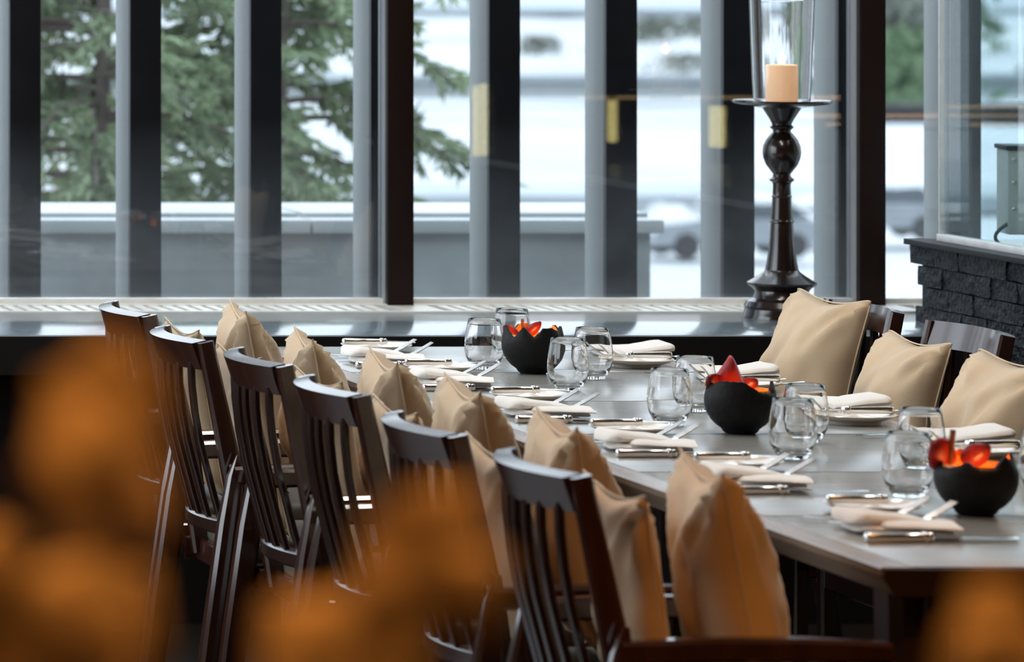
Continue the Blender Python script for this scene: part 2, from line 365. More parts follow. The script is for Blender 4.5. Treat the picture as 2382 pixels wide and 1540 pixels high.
# snow heap beside the car
hp = MB(); hp.grid(lambda u, v: ((u-.5)*1.9, (v-.5)*1.6, .95*max(0, 1-((2*u-1)**2+(2*v-1)**2))**.7*(1+.5*noise.noise(Vector((u*4, v*4, 2))))-.05), 20, 16)
ho = hp.build('snow_heap', 'snowcap'); Yh = gy(575); ho.location = (gx(1560, Yh), Yh, G+.2); tag(ho, 'pointed heap of snow beside the parapet end', 'snow heap')

def shrub(name, label, px, yb, w, h, m, group, n=700, seed=1, d=None):
    rnd = random.Random(seed); Y = gy(yb); t = thing(name, label, 'shrub', (gx(px, Y), Y, G), 0, group)
    mb = MB(); d = d or w*.6
    for k in range(n):
        a, b, c = rnd.gauss(0, .33), rnd.gauss(0, .33), rnd.random()**.7
        sc = (1-.55*c); p = Vector((a*w*sc, b*d*sc, c*h)); s = .10*min(w, h*1.5)*rnd.uniform(.6, 1.4)
        e1 = Vector((rnd.uniform(-1, 1), rnd.uniform(-.6, .6), rnd.uniform(-.4, .9))).normalized()*s; e2 = e1.cross(Vector((0, 1, .2))).normalized()*s*.35
        mb.add([p-e1, p+e2, p+e1, p-e2], [(0, 1, 2, 3)])
    o = raw(mb, 'foliage', m, t); o['kind'] = 'stuff'
    MB().tube([(0, 0, 0), (0, 0, h*.7)], [w*.03, w*.012], 6).build('stem', 'bark', t)
for i, (px, yb, w, h) in enumerate([(1255, 132, 2.6, 1.3), (1590, 178, 3.6, 1.2), (1545, 96, 4.5, 1.7), (1625, 92, 4.0, 1.5), (1500, 100, 3.6, 1.5)]):
    shrub('snowy_shrub', 'bare grey shrub out in the snow, %s' % ['left of the second fin after the first mullion', 'below the pair of distant bushes', 'middle one of the three distant bushes', 'last of the three distant bushes towards the candle', 'first of the three distant bushes'][i], px, yb, w, h, 'shrub', 'grey shrubs in the snow', 260, i)
for i, (px, yb, w, h, mm) in enumerate([(2090, 262, 4.6, 2.4, 'hedge'), (2125, 248, 4.4, 3.4, 'hedge'), (2085, 170, 7, 4.2, 'shrub'), (2130, 120, 8, 5.5, 'hedge'), (2060, 110, 8, 5.6, 'shrub'), (1935, 90, 6, 3.4, 'shrub')]):
    shrub('evergreen_bush', ['low green bush behind the dark kerb, beside the second mullion', 'bright green bush near the partition glass edge', 'grey bush above the bright green one', 'tall green bush at the top beside the partition glass', 'tall grey bush at the top beside the second mullion', 'grey bush behind the glass candle chimney'][i], px, yb, w, h, mm, 'bushes across the snow', 420, 20+i)
Yk = gy(288); kb = MB().box((0, 0, .4), (9, 1.2, .8)).build('trim_kerb', 'tyre'); kb.location = (gx(2260, Yk), Yk, G); tag(kb, 'low dark barrier across the snow beside the partition', kind='structure')

def conifer(label, X, Y, z0, z1, rad, seed, m, density=1.0):
    rnd = random.Random(seed); t = thing('conifer', label, 'tree', (X, Y, G), 0, 'conifers behind the parapet')
    tr = MB().tube([(0, 0, -.1), (0, 0, 4), (.05, 0, z1-G+.8)], [.10, .045, .02], 10); tr.build('trunk', 'bark', t)
    nd = MB(); bm_ = MB(); nb = int((z1-z0)*21*density)
    for k in range(nb):
        zb = z0+(z1-z0)*(k+rnd.random())/nb; az = rnd.uniform(0, 2*PI); L = rad*rnd.uniform(.6, 1.1)*(1.12-.25*(zb-z0)/(z1-z0))
        d = Vector((math.cos(az), math.sin(az), 0)); pts = []
        for i in range(9):
            s = i/8; pts.append(d*L*s+Vector((0, 0, zb-G+.20*L*s-.50*L*s*s)))
        bm_.tube(pts, [.016*(1-.8*i/8)+.003 for i in range(9)], 5, cap=False)
        sd = Vector((-d.y, d.x, 0))
        for i in range(2, 9):
            for q in range(3):
                base = pts[i]+sd*rnd.uniform(-.05, .05); s = rnd.choice((-1, 1))
                tw = (sd*s*rnd.uniform(.35, 1.0)+d*rnd.uniform(.3, .9)+Vector((0, 0, rnd.uniform(-1.0, .15)))).normalized(); tl = rnd.uniform(.13, .30)*(1.15-.4*i/8)
                for w in range(11):
                    p = base+tw*tl*(w+.5)/11
                    for e in range(2):
                        nv = (tw*.75+Vector((rnd.uniform(-1, 1), rnd.uniform(-1, 1), rnd.uniform(-1, .5)))*.8).normalized()
                        l = rnd.uniform(.045, .085); wv = nv.cross(Vector((rnd.uniform(-.3, .3), 1, rnd.uniform(-.3, .3)))).normalized()*.0105
                        nd.add([p-wv, p+wv, p+nv*l], [(0, 1, 2)])
    o = raw(nd, 'needles', m, t); o['kind'] = 'stuff'
    o = raw(bm_, 'branches', 'bark', t); o['kind'] = 'stuff'
conifer('dense green conifer at the far left behind the parapet', 4.75, 21.6, -.2, 2.3, 1.15, 3, 'needles', 1.1)
conifer('dark conifer whose boughs reach past the first brown mullion', 5.78, 22.4, -.1, 2.2, .92, 5, 'needles', 1.0)
conifer('paler conifer standing between and behind the other two', 5.35, 24.2, -.4, 2.4, 1.2, 8, 'needles2', .8)

# ------------------------------------------------------------------ brick half wall with glass partition
BX, BY1 = 4.90, 12.45
bw = struct('wall_brick', MB().box((BX+.066, (BY1+8.2)/2-.006, .47), (.10, BY1-8.2, .94)), 'mortar', 'low wall of rough black painted bricks beside the right hand chairs')
rndb = random.Random(4)
bms = []
for k in range(6):
    b = bmesh.new(); bmesh.ops.create_cube(b, size=1.0, matrix=Matrix.Diagonal((.03, .151, .0505, 1)))
    bmesh.ops.subdivide_edges(b, edges=b.edges[:], cuts=2, use_grid_fill=True)
    for v in b.verts:
        n_ = noise.noise_vector(v.co*38+Vector((k*9, 0, 0))); v.co += Vector((n_.x*.0055, n_.y*.0025, n_.z*.0025))
    me = bpy.data.meshes.new('brick'); b.to_mesh(me); b.free(); me.materials.append(M['brick']); bms.append(me)
zr = .918; row = 0
while zr > .25:
    off = (.0, .055, .10, .03)[row % 4]; yb = BY1-.0735+.02-(off % .155)
    while yb > 9.4:
        if row == 0 or yb < BY1-.05 or True:
            inst('brick', rndb.choice(bms), bw, (BX+.012+rndb.uniform(-.004, .004), yb, zr), (0, rndb.uniform(-.04, .04), 0))
        yb -= .155
    zr -= .0535; row += 1
MB().box((BX+.06, (BY1+8.2)/2+.012, .949), (.155, BY1-8.2+.05, .014), .002).build('cap_strip', 'black_metal', bw)
pt = thing('glass_partition', 'clear glass partition in a bright channel on top of the brick wall', 'partition', (BX+.05, 0, .956))
MB().box((0, (12.40+8.2)/2, .009), (.03, 12.40-8.2, .018), .002).build('channel', 'channel', pt)
MB().box((0, (12.40+8.2)/2, .80), (.012, 12.40-8.2, 1.58)).build('pane', 'partition', pt)
MB().box((0, 12.403, .80), (.014, .008, 1.58), .001).build('edge_strip', 'channel', pt)
ct = MB().box((5.83, 11.0, .915), (1.58, 3.7, .03), .003).box((5.86, 10.5, .45), (1.45, 2.9, .90)).build('service_counter', 'counter'); tag(ct, 'pale service counter behind the glass partition', 'counter')
# appliance on the counter
ap = thing('portable_appliance', 'grey metal box appliance with black cable on the counter behind glass', 'appliance', (5.305, 12.42, .93), math.radians(-9))
MB().box((0, 0, .153), (.36, .12, .222), .006).build('housing', 'appliance', ap)
MB().box((0, .0, .270), (.37, .13, .012), .003).build('lid', 'appliance_dark', ap)
MB().box((.04, .04, .284), (.26, .05, .018), .003).build('top_fin', 'appliance', ap)
for k in range(8):
    MB().box((.03, -.061, .212-.011*k), (.20, .002, .0022)).build('slot', 'appliance_dark', ap)
pts = []
for k in range(25):
    u = k/24; xx = -.125+u*.25; ph = (u*2.5) % 1.0
    pts.append((xx, -.064, 0.222+.026*abs(math.sin(PI*(u*2.6+.5)))-.004))
MB().tube(pts, .0028, 6).build('wave_trim', 'channel', ap)
for xk, zk in ((-.165, .24), (-.165, .18), (-.165, .11), (-.08, .256), (.02, .256), (-.06, .12), (-.02, .18)):
    o = MB().lathe([(.004, 0), (.004, .003), (.002, .005)], 10).build('screw', 'channel', ap); o.location = (xk, -.060, zk); o.rotation_euler = (PI/2, 0, 0)
MB().sweep([(-.07, 0, .045), (-.065, 0, 0.0)], [(.045, .07), (.035, .06)], (1, 0, 0)).build('foot', 'appliance_dark', ap)
MB().sweep([(.12, 0, .045), (.115, 0, 0.0)], [(.045, .07), (.035, .06)], (1, 0, 0)).build('foot', 'appliance_dark', ap)
cb = []
for k in range(22):
    u = k/21
    cb.append(((-.165-.045*math.sin(PI*min(1, u*1.7))*(1 if u < .6 else 1) if u < .6 else -.205+.36*(u-.6)/.4+.012), -.05-.02*u, .075*(1-min(1, u/.55))**1.2+.005))
MB().tube(cb, .0048, 8).build('cable', 'appliance_dark', ap)

# ------------------------------------------------------------------ dining table
X0, X1, YN, YF = 2.97, 3.87, 7.69, 11.69
tb = thing('dining_table', 'long grey panelled dining table with taupe wood edge, laid for a group', 'table', (0, 0, 0))
npan = 6; pl_ = (YF-YN)/npan
for k in range(npan):
    ya = YN+k*pl_
    MB().box(((X0+X1)/2, ya+pl_/2, T-.012), (X1-X0-.106, pl_-.010, .024), .0012).build('panel', 'tabletop', tb)
for k in range(npan+1):
    yy = YN+k*pl_; w = .010 if 0 < k < npan else .012; yy = yy+(.006 if k == 0 else -.006 if k == npan else 0)
    MB().box(((X0+X1)/2, yy, T-.0145), (X1-X0-.106, w-.001, .027), .0008).build('joint_strip', 'tableedge' if 0 < k < npan else 'tablewood', tb)
for s, xx in ((1, X0+.0265), (-1, X1-.0265)):
    mb = MB(); y0, y1 = YN, YF      # edge strip: flat top, thin lip, face cut back under
    o_, i_ = (xx-s*.0265, xx+s*.0255)
    prof = [(i_, T-.0005), (o_+s*.002, T-.0005), (o_, T-.003), (o_, T-.014), (o_+s*.022, T-.046), (i_, T-.046)]
    n = len(prof); mb.add([(a, y0, b) for a, b in prof]+[(a, y1, b) for a, b in prof], [tuple(range(n)), tuple(range(2*n-1, n-1, -1))]+[(i, n+i, n+(i+1) % n, (i+1) % n) for i in range(n)])
    mb.build('edge_strip', 'tableedge', tb, ang=20)
for yy in (YN-.004, YF+.004):
    pf_ = [(X0+.004, T-.003), (X0+.002, T-.014), (X0+.021, T-.047), (X1-.021, T-.047), (X1-.002, T-.014), (X1-.004, T-.003)]; mb = MB()
    mb.add([(a, yy-.0045, b) for a, b in pf_]+[(a, yy+.0045, b) for a, b in pf_], [tuple(range(6)), tuple(range(11, 5, -1))]+[(i, 6+i, 6+(i+1) % 6, (i+1) % 6) for i in range(6)])
    mb.build('end_board', 'tablewood', tb, smooth=False)
MB().box(((X0+X1)/2, (YN+YF)/2, T-.036), (X1-X0-.06, YF-YN-.02, .022)).build('underboard', 'tablewood', tb)
for yy in (YN+.03, YF-.03): MB().box(((X0+X1)/2, yy, T-.075), (X1-X0-.16, .03, .055), .003).build('apron', 'tablewood', tb)
for xx in (X0+.32, X1-.32): MB().box((xx, (YN+YF)/2, T-.075), (.03, YF-YN-.20, .055), .003).build('apron', 'tablewood', tb)
for yy in (YN+.09, (YN+YF)/2, YF-.09):
    for xx in ((X0+.085, X1-.085) if yy != (YN+YF)/2 else (X0+.36, X1-.36)):
        MB().sweep([(xx, yy, T-.047), (xx, yy, 0)], [(.10, .10), (.075, .075)], (1, 0, 0)).build('leg', 'tablewood', tb)

# ------------------------------------------------------------------ chairs
def arc(y, hw, bow): return -bow*(1-(y/hw)**2)
CH = .90
def backx(z): return -.24+(CH-z)*.205 if z > .60 else -.1785+(.60-z)*.13      # front plane of the back
def make_chair(label):
    t = thing('dining_chair', label, 'chair', (0, 0, 0), 0, 'dark slat back chairs at the table')
    hw = .205
    # top rail: bowed, leaning with the back
    mb = MB(); N = 15; v = []; f = []
    for i in range(N):
        y = -hw+.024+2*(hw-.024)*i/(N-1); a = arc(y, hw, .046)
        for (dx, z) in ((0, CH), (-.032, CH-.007), (-.024, CH-.064), (.006, CH-.058)):
            zz = z; v.append((-.24+dx+a+(CH-zz)*.205, y, zz))
    for i in range(N-1):
        for j in range(4): f.append((i*4+j, i*4+(j+1) % 4, (i+1)*4+(j+1) % 4, (i+1)*4+j))
    f.append((3, 2, 1, 0)); f.append(tuple((N-1)*4+j for j in range(4))); mb.add(v, f); mb.build('top_rail', 'wood', t, ang=30)
    for s in (-1, 1):
        y = s*(hw-.010)
        MB().sweep([(backx(z)-.016, y, z) for z in (CH-.003, .80, .70, .60, .50, .40)], [(.026, .033), (.028, .036), (.031, .040), (.034, .044), (.034, .044), (.032, .040)], (0, 1, 0)).build('back_post', 'wood', t)
        # rear leg: pointed at arm height, splayed back to the floor
        MB().sweep([(-.195, s*.236, .660), (-.203, s*.238, .615), (-.216, s*.240, .52), (-.245, s*.241, .30), (-.285, s*.242, 0)], [(.007, .010), (.027, .032), (.039, .046), (.042, .050), (.036, .042)], (0, 1, 0)).build('rear_leg', 'wood', t)
        MB().sweep([(.205, s*.232, .61), (.205, s*.232, .40), (.205, s*.230, 0)], [(.032, .032), (.034, .034), (.026, .026)], (0, 1, 0)).build('front_leg', 'wood', t)
        MB().sweep([(-.205, s*.236, .618), (-.05, s*.238, .624), (.10, s*.238, .624), (.225, s*.236, .620)], [(.034, .038), (.042, .040), (.046, .038), (.038, .032)], (0, 1, 0)).build('armrest', 'wood', t)
        MB().sweep([(-.20, s*.222, .405), (.20, s*.222, .405)], (.024, .05), (0, 1, 0)).build('seat_rail', 'wood', t)
    nsl = 6
    for k in range(nsl):
        y = -hw+.036+(2*hw-.072)*(k+.5)/nsl; a = arc(y, hw, .046)
        MB().sweep([(backx(z)-.013+a*(.9 if z > .8 else .95)-.022*math.sin(PI*min(1, max(0, (CH-z)/.42))), y*(1-.10*(CH-z)), z) for z in (CH-.05, .80, .74, .68, .62, .56, .505)], (.024, .012), (0, 1, 0)).build('slat', 'slatwood', t)
    mb = MB(); pts = [(backx(.50)-.012+arc(-hw+.03+2*(hw-.03)*i/10, hw, .046), -hw+.03+2*(hw-.03)*i/10, .497) for i in range(11)]
    mb.sweep(pts, (.034, .03), (0, 0, 1)).build('lower_rail', 'slatwood', t)
    MB().sweep([(-.165, -.22, .405), (-.165, .22, .405)], (.05, .024), (0, 0, 1)).build('rear_rail', 'wood', t)
    MB().sweep([(.205, -.22, .405), (.205, .22, .405)], (.05, .024), (0, 0, 1)).build('front_rail', 'wood', t)
    b = bmesh.new(); bmesh.ops.create_cube(b, size=1.0, matrix=Matrix.Diagonal((.37, .41, .05, 1))); bmesh.ops.bevel(b, geom=b.edges[:], offset=.018, segments=3, profile=.5, affect='EDGES')
    b.transform(Matrix.Translation((.025, 0, .445))); me = bpy.data.meshes.new('seat'); b.to_mesh(me); b.free(); me.materials.append(M['leather'])
    me.polygons.foreach_set('use_smooth', [True]*len(me.polygons)); inst('seat', me, t)
    return t
LCH = [(2.503, 10.94), (2.466, 10.262), (2.494, 9.724), (2.482, 9.120), (2.458, 8.427), (2.477, 7.822)]
RCH = [(4.197, 11.01), (4.197, 10.40), (4.197, 9.78)]
clab = lambda i: 'dark slat back armchair seen from behind, %s from the window' % ORD[i] if i < 5 else 'dark slat back armchair seen from behind, closest to the photographer'
ch0 = make_chair(clab(0)); ch0.location = (LCH[0][0]+.24, LCH[0][1], 0)
for i in range(1, 6): dup(ch0, (LCH[i][0]+.24, LCH[i][1], 0), (0, 0, 0), clab(i))
rl = ['dark slat back armchair facing us beside the brick wall, behind the largest cushion', 'dark slat back armchair facing us beside the brick wall, second from the ledge', 'dark armchair beside the brick wall hidden behind the third cushion']
for i, (x, y) in enumerate(RCH): dup(ch0, (x-.24, y, 0), (0, 0, PI), rl[i])

# ------------------------------------------------------------------ cushions
def make_pillow(name, w, h, th, seed, chop=.14, rnd_c=.075, back=1.,  label=None, loc=(0, 0, 0), rot=(0, 0, 0), group=None):
    """local: x = thickness, y = width, z = height, origin at the bottom edge"""
    N = 29; rnd = random.Random(seed); v = []; f = []; ox = Vector((seed*3.1, 0, 0))
    def P(i, j, s):
        a, b = 2*i/(N-1)-1, 2*j/(N-1)-1
        k = chop; rc = 1-rnd_c*(a*a*b*b)**3
        y = w/2*a*(1-k*(1-b*b))*rc; z = h/2*b*(1-k*.8*(1-a*a))*rc
        e = max(0., (1-a*a))**.50*max(0., (1-b*b))**.50
        p = Vector((a, b, s))
        cx, cy = abs(a), abs(b)
        # folds running in from the corners and soft dents
        ang = math.atan2(1-cy, 1-cx+1e-4); fold = math.sin(ang*9+seed+2*s)*math.exp(-2.2*min(1.4, math.hypot(1-cx, 1-cy)))
        wr = noise.noise(Vector((a*2.2, b*2.2, s*2+seed)))*.20+noise.noise(Vector((a*5, b*4, s*3+seed*2)))*.09
        d = th/2*e*(1+wr)+fold*.020*min(1, e*4)
        dent = -.16*math.exp(-((a-.05)**2*7+(b-1.0)**2*3.2)) if s else 0
        d *= (1+dent*1.4)*(back if s > 0 else 1)
        z += dent*.06*h*(1-abs(a))*(b > 0)
        return (s*d, y, z+h/2)
    for s in (1, -1):
        k = len(v)
        for i in range(N):
            for j in range(N): v.append(P(i, j, s))
        for i in range(N-1):
            for j in range(N-1):
                q = (k+i*N+j, k+(i+1)*N+j, k+(i+1)*N+j+1, k+i*N+j+1); f.append(q if s > 0 else q[::-1])
    mb = MB(); mb.add(v, f)
    o = thing(name, label, 'cushion', loc, 0, group); o.rotation_euler = rot
    c = mb.build('cover', 'linen', o, ang=180)
    edge = [P(i, 0, 0) for i in range(N)]+[P(N-1, j, 0) for j in range(1, N)]+[P(i, N-1, 0) for i in range(N-2, -1, -1)]+[P(0, j, 0) for j in range(N-2, -1, -1)]
    MB().tube(edge, .0018, 6, cap=False).build('piping', 'piping', c)
    return o
who = ['first', 'second', 'third', 'fourth', 'fifth']
for i, (x, y) in enumerate(LCH):
    nm = ('chair %s from the window' % ORD[i]) if i < 5 else 'chair closest to the photographer'
    yo = [(.03, -.02), (-.06, .0), (.0, .02), (.05, .0), (.17, .02), (-.04, .0)][i]
    make_pillow('cushion', .37, .40, .115, 11+i, .17, .02, .6, 'rear beige cushion pressed against the slats, '+nm+', open side', (x+.172, y+.02, .470), (0, math.radians(-9), math.radians(random.uniform(-3, 3))), 'beige cushions on the chairs')
    make_pillow('cushion', .37, .45, .165, 31+i, .20, .02, 1., 'front beige cushion with two peaked corners, '+nm+', open side', (x+.312, y-.05+yo[0]*.4, .470), (0, math.radians(-11), math.radians(-6+random.uniform(-3, 3))), 'beige cushions on the chairs')
RP = [(4.305, 11.15, .405, .465, .225, 4), (4.262, 10.51, .37, .420, .215, 0), (4.215, 9.86, .40, .435, .225, 3)]
rpl = ['largest beige cushion, in front of the candlestick', 'middle beige cushion of the three along the brick wall', 'beige cushion cut by the frame edge along the brick wall']
for i, (x, y, w, h, th, r) in enumerate(RP):
    make_pillow('cushion', w, h, th, 51+i*3, .16, .05, .30, rpl[i], (x-.20, y, .468), (0, math.radians(12), math.radians(r)), 'beige cushions on the chairs')

# ------------------------------------------------------------------ tableware
def make_plate():
    r = .083; p = [(.0, .004), (.045, .004), (.047, 0), (.052, 0), (.056, .006), (.075, .013), (r, .018), (r+.0015, .0195), (r, .0205), (.074, .0155), (.055, .0085), (.0, .0075)]
    return MB().lathe(p, 40).mesh('side_plate', 'porcelain')
PLATE = make_plate()
def knife_meshes(L, hl, r):
    hb = MB()
    for s in (0,):
        prof = [(0, .3), (.02, .85), (.06, 1.), (.5, .92), (.84, .80), (.86, 1.1), (.90, 1.12), (.93, .8), (.97, 1.0), (1., .6)]
        pts = [(hl*u, 0, r*.95) for u, _ in prof]
        hb.sweep(pts, [(2*r*k*1.15, 2*r*k*.95) for _, k in prof], (0, 1, 0))
    bl = MB(); v = []; f = []; N = 12
    for i in range(N):
        u = i/(N-1); x = hl*.985+(L-hl)*u; hw = .0105*(1-max(0, (u-.65)/.35)**2*.9)
        zc = r*.95
        for (dy, dz) in ((-hw, 0), (.004, .0014), (hw*.9, .0008), (hw*.9, -.0008), (.004, -.0014)): v.append((x, dy, zc*(1-.4*u)+dz+.001))
    for i in range(N-1):
        for j in range(5): f.append((i*5+j, i*5+(j+1) % 5, (i+1)*5+(j+1) % 5, (i+1)*5+j))
    f.append((4, 3, 2, 1, 0)); f.append(tuple((N-1)*5+j for j in range(5))); bl.add(v, f)
    return hb.mesh('handle', 'silver', ang=50), bl.mesh('blade', 'silver')
KH, KB = knife_meshes(.268, .118, .0085)
BH, BB = knife_meshes(.178, .108, .0078)
def fork_mesh(L=.225):
    mb = MB(); v = []; f = []; N = 22
    def zc(u): return .004+.010*max(0, 1-u/.30)**1.2*.6+(.040*max(0, (u-.64)/.36)**1.4) - .0
    def hw(u): return .0085*(1-.6*min(1, u/.35)) if u < .45 else .0036+.0100*min(1, (u-.45)/.24)**1.4
    for i in range(N):
        u = i/(N-1)*.80; x = L*u
        for dy, dz in ((-1, 0), (-.6, .0014), (.6, .0014), (1, 0), (.6, -.0012), (-.6, -.0012)): v.append((x, dy*hw(u), zc(u)+dz))
    for i in range(N-1):
        for j in range(6): f.append((i*6+j, i*6+(j+1) % 6, (i+1)*6+(j+1) % 6, (i+1)*6+j))
    f.append((5, 4, 3, 2, 1, 0)); f.append(tuple((N-1)*6+j for j in range(6))); mb.add(v, f)
    for k in range(4):
        y = (-1.5+k)*.0072
        mb.sweep([(L*u, y*(1+.02*(u-.8)), zc(u)) for u in (.785, .84, .90, .95, 1.0)], [(.0056, .0028), (.0056, .0026), (.0052, .0024), (.0048, .0022), (.0026, .0014)], (0, 1, 0))
    return mb.mesh('fork', 'silver', ang=50)
FORK = fork_mesh()
def fold_mesh(L, Wd, h0, h1, seed, skew):
    """one folded napkin layer: rounded fold at the near end, flat at the far end"""
    mb = MB(); NX, NP = 18, 14; v = []; f = []
    for i in range(NX):
        u = i/(NX-1); x = L*u; w = Wd/2*(1-.55*max(0, 1-u/.16)**2)*(1-.10*u); th = (h0+(h1-h0)*u)*(1-.85*max(0, 1-u/.10)**2)
        cyc = skew*(u-.3)
        for j in range(NP):
            a = 2*PI*j/NP; c, s = math.cos(a), math.sin(a)
            yy = math.copysign(abs(c)**.65, c)*w; zz = th/2+math.copysign(abs(s)**.75, s)*th/2
            nz = noise.noise(Vector((x*22, yy*18, seed)))*.0035*(zz/th if th > 0 else 0)
            v.append((x, yy+cyc, max(.0005, zz+nz)))
    for i in range(NX-1):
        for j in range(NP): f.append((i*NP+j, i*NP+(j+1) % NP, (i+1)*NP+(j+1) % NP, (i+1)*NP+j))
    f.append(tuple(range(NP-1, -1, -1))); f.append(tuple((NX-1)*NP+j for j in range(NP))); mb.add(v, f)
    return mb.mesh('fold', 'napkin', ang=60)
FOLDS = [[fold_mesh(.150, .150, .016, .010, s, -.02), fold_mesh(.128, .125, .013, .007, s+5, -.03), fold_mesh(.140, .140, .026, .010, s+9, .02)] for s in (1, 2, 3)]

def setting(k, xs, yc_plate, yk, side):
    s = 1 if side == 'L' else -1; rz = 0 if s == 1 else PI
    nm = '%s setting from the window, %s' % (ORD[k], 'open side of table' if s == 1 else 'brick wall side')
    ym = (yc_plate+yk)/2; rj = random.Random(k*7+s)
    jz = lambda a=3: rz+math.radians(rj.uniform(-a, a))
    px = 3.225 if s == 1 else xs
    p = inst('side_plate', PLATE, None, (px, yc_plate, T), (0, 0, 0)); tag(p, 'small cream bread plate, '+nm, 'plate', 'bread plates')
    b = thing('butter_knife', 'butter knife lying across the bread plate, '+nm, 'knife', (px-s*.085, yc_plate-.005*s, T+.0195), jz(4), 'butter knives'); inst('handle', BH, b); inst('blade', BB, b)
    x0 = px-s*.165
    d = thing('dinner_knife', 'silver dinner knife beside the napkin, '+nm, 'knife', (x0, yk, T), jz(2), 'dinner knives'); inst('handle', KH, d); inst('blade', KB, d)
    for q, (dy, lx) in enumerate(((.115, -.005), (.045, .012))):
        g = inst('fork', FORK, None, (x0+s*lx, yk+s*(dy+.155), T), (0, 0, jz(3))); tag(g, ('outer' if q == 0 else 'inner')+' silver fork with lifted tines, '+nm, 'fork', 'forks')
    n = thing('napkin', 'folded cream cloth napkin over the forks, '+nm, 'napkin', (x0+s*.018, yk+s*.135, T+.004), jz(4), 'napkins')
    fs = FOLDS[k % 3]
    inst('fold', fs[0], n, (.010, .005, 0), (0, 0, -.08)); inst('fold', fs[1], n, (.040, -.03, .010), (0, -.02, -.22)); inst('fold', fs[2], n, (-.006, .008, .014), (0, .03, .06))
LP = [11.535, 11.0, 10.34, 9.67, 9.06, 8.384]; LK = [11.12, 10.576, 9.904, 9.267, 8.668, 7.994]
for k in range(6): setting(k, None, LP[k], LK[k], 'L')
RPL = [(3.735, 11.16), (3.785, 10.60), (3.768, 9.90), (3.765, 9.26)]
for k, (x, y) in enumerate(RPL): setting(k, x, y, y+.36, 'R')

# stemless glasses
def tumbler_mesh():
    out = [(.0, 0), (.024, 0), (.0275, .002), (.034, .012), (.0415, .028), (.0452, .046), (.0450, .064), (.0425, .084), (.0392, .104), (.0370, .117)]
    inn = [(.0362, .1178), (.0355, .117), (.0376, .104), (.0409, .084), (.0434, .064), (.0436, .046), (.0398, .029), (.031, .0165), (.018, .0125), (.0, .0118)]
    return MB().lathe(out+inn, 48).mesh('glass_tumbler', 'glass', ang=60)
GT = tumbler_mesh()
GL = [(3.357, 11.10), (3.39, 10.59), (3.368, 9.86), (3.397, 9.24), (3.383, 8.63)]
GR = [(3.511, 11.39), (3.533, 10.86), (3.518, 10.14), (3.529, 9.53), (3.576, 9.06), (3.646, 8.66)]
for k, (x, y) in enumerate(GL): tag(inst('glass_tumbler', GT, None, (x, y, T)), 'clear stemless glass, %s from the window in the row of the open side' % ORD[k], 'glass', 'stemless glasses')
for k, (x, y) in enumerate(GR): tag(inst('glass_tumbler', GT, None, (x, y, T)), 'clear stemless glass, %s from the window in the row of the brick wall side' % ORD[k], 'glass', 'stemless glasses')

# black candle bowls with broken rim
def bowl(k, x, y, label, petals, sc=1.0):
    t = thing('candle_bowl', label, 'bowl', (x, y, T), 0, 'black candle bowls')
    n = 96; rnd = random.Random(40+k)
    kn = [rnd.uniform(-1, 1) for _ in range(17)]; kn = [q*.35+math.copysign(.65, q) if abs(q) > .2 else q for q in kn]
    def jagh(a):
        u = a/(2*PI)*17; i = int(u) % 17; fr_ = u-int(u)
        return .0135*(kn[i]*(1-fr_)+kn[(i+1) % 17]*fr_)+.0025*noise.noise(Vector((math.cos(a)*9, math.sin(a)*9, k)))
    R = .071*sc
    prof = [(.0, .0), (.028, .0), (.034, .004)]+[(R*math.cos(th), .068+.068*math.sin(th)) for th in [math.radians(q) for q in (-58, -46, -34, -22, -10, 2, 12, 20, 27)]]
    m = len(prof)
    mb = MB(); mb.lathe(prof+[(prof[-1][0]-.006, prof[-1][1]+.0005)], n, jag=lambda i, a: jagh(a)*(1 if i >= m-1 else .45 if i == m-2 else 0)); mb.f.pop()
    mb.build('shell', 'clay', t, ang=40)
    pin = [(prof[-1][0]-.0058, prof[-1][1]+.0004)]+[((R-.006)*math.cos(th), .068+.062*math.sin(th)) for th in [math.radians(q) for q in (22, 10, -5, -20, -35, -50)]]+[(.03, .012), (.0, .011)]
    mb = MB(); mb.lathe(pin, n, jag=lambda i, a: jagh(a)*(1 if i == 0 else 0)); mb.f.pop(0) if False else None
    mb.f = [q for q in mb.f if len(q) <= 4]
    mb.build('lining', 'gilt', t, ang=60)
    tl_ = MB().lathe([(.0, .0115), (.019, .0115), (.019, .028), (.0, .028)], 20).build('tealight', 'tealight', t)
    MB().lathe([(.0, .029), (.004, .033), (.005, .038), (.003, .046), (.0, .053)], 12).build('flame', 'flame_low', tl_)
    lamp('bowl_glow', 'POINT', (0, 0, .055), 0.09, (1, .48, .14), size=.008, parent=t)
    for j, (kind, a0, pos, rot, L, Wd) in enumerate(petals):
        if kind == 'stick': o = MB().tube([(0, 0, 0), (0, 0, L)], Wd, 8).build('stick', 'stick', t)
        else:
            mb = MB()
            def pf(u, v, L=L, Wd=Wd, kind=kind):
                w = Wd*(math.sin(PI*min(1, u*.5+.5*u**.6))**.8 if kind == 'petal' else (1-u)**.9*.95+.05)
                if kind == 'petal': w = Wd*max(.0, math.sin(PI*(.12+.86*u)))**.7
                return ((v-.5)*w, -.35*Wd*(1-(2*v-1)**2)*(.3+u)*(1-.9*u**2)+.006*math.sin(5*u), L*u)
            mb.grid(pf, 12, 9); o = mb.build('petal', 'petal' if a0 == 0 else 'petal_dark', t, ang=180)
            so = o.modifiers.new('thickness', 'SOLIDIFY'); so.thickness = .0012
        o.location = pos; o.rotation_euler = [math.radians(q) for q in rot]
    return t
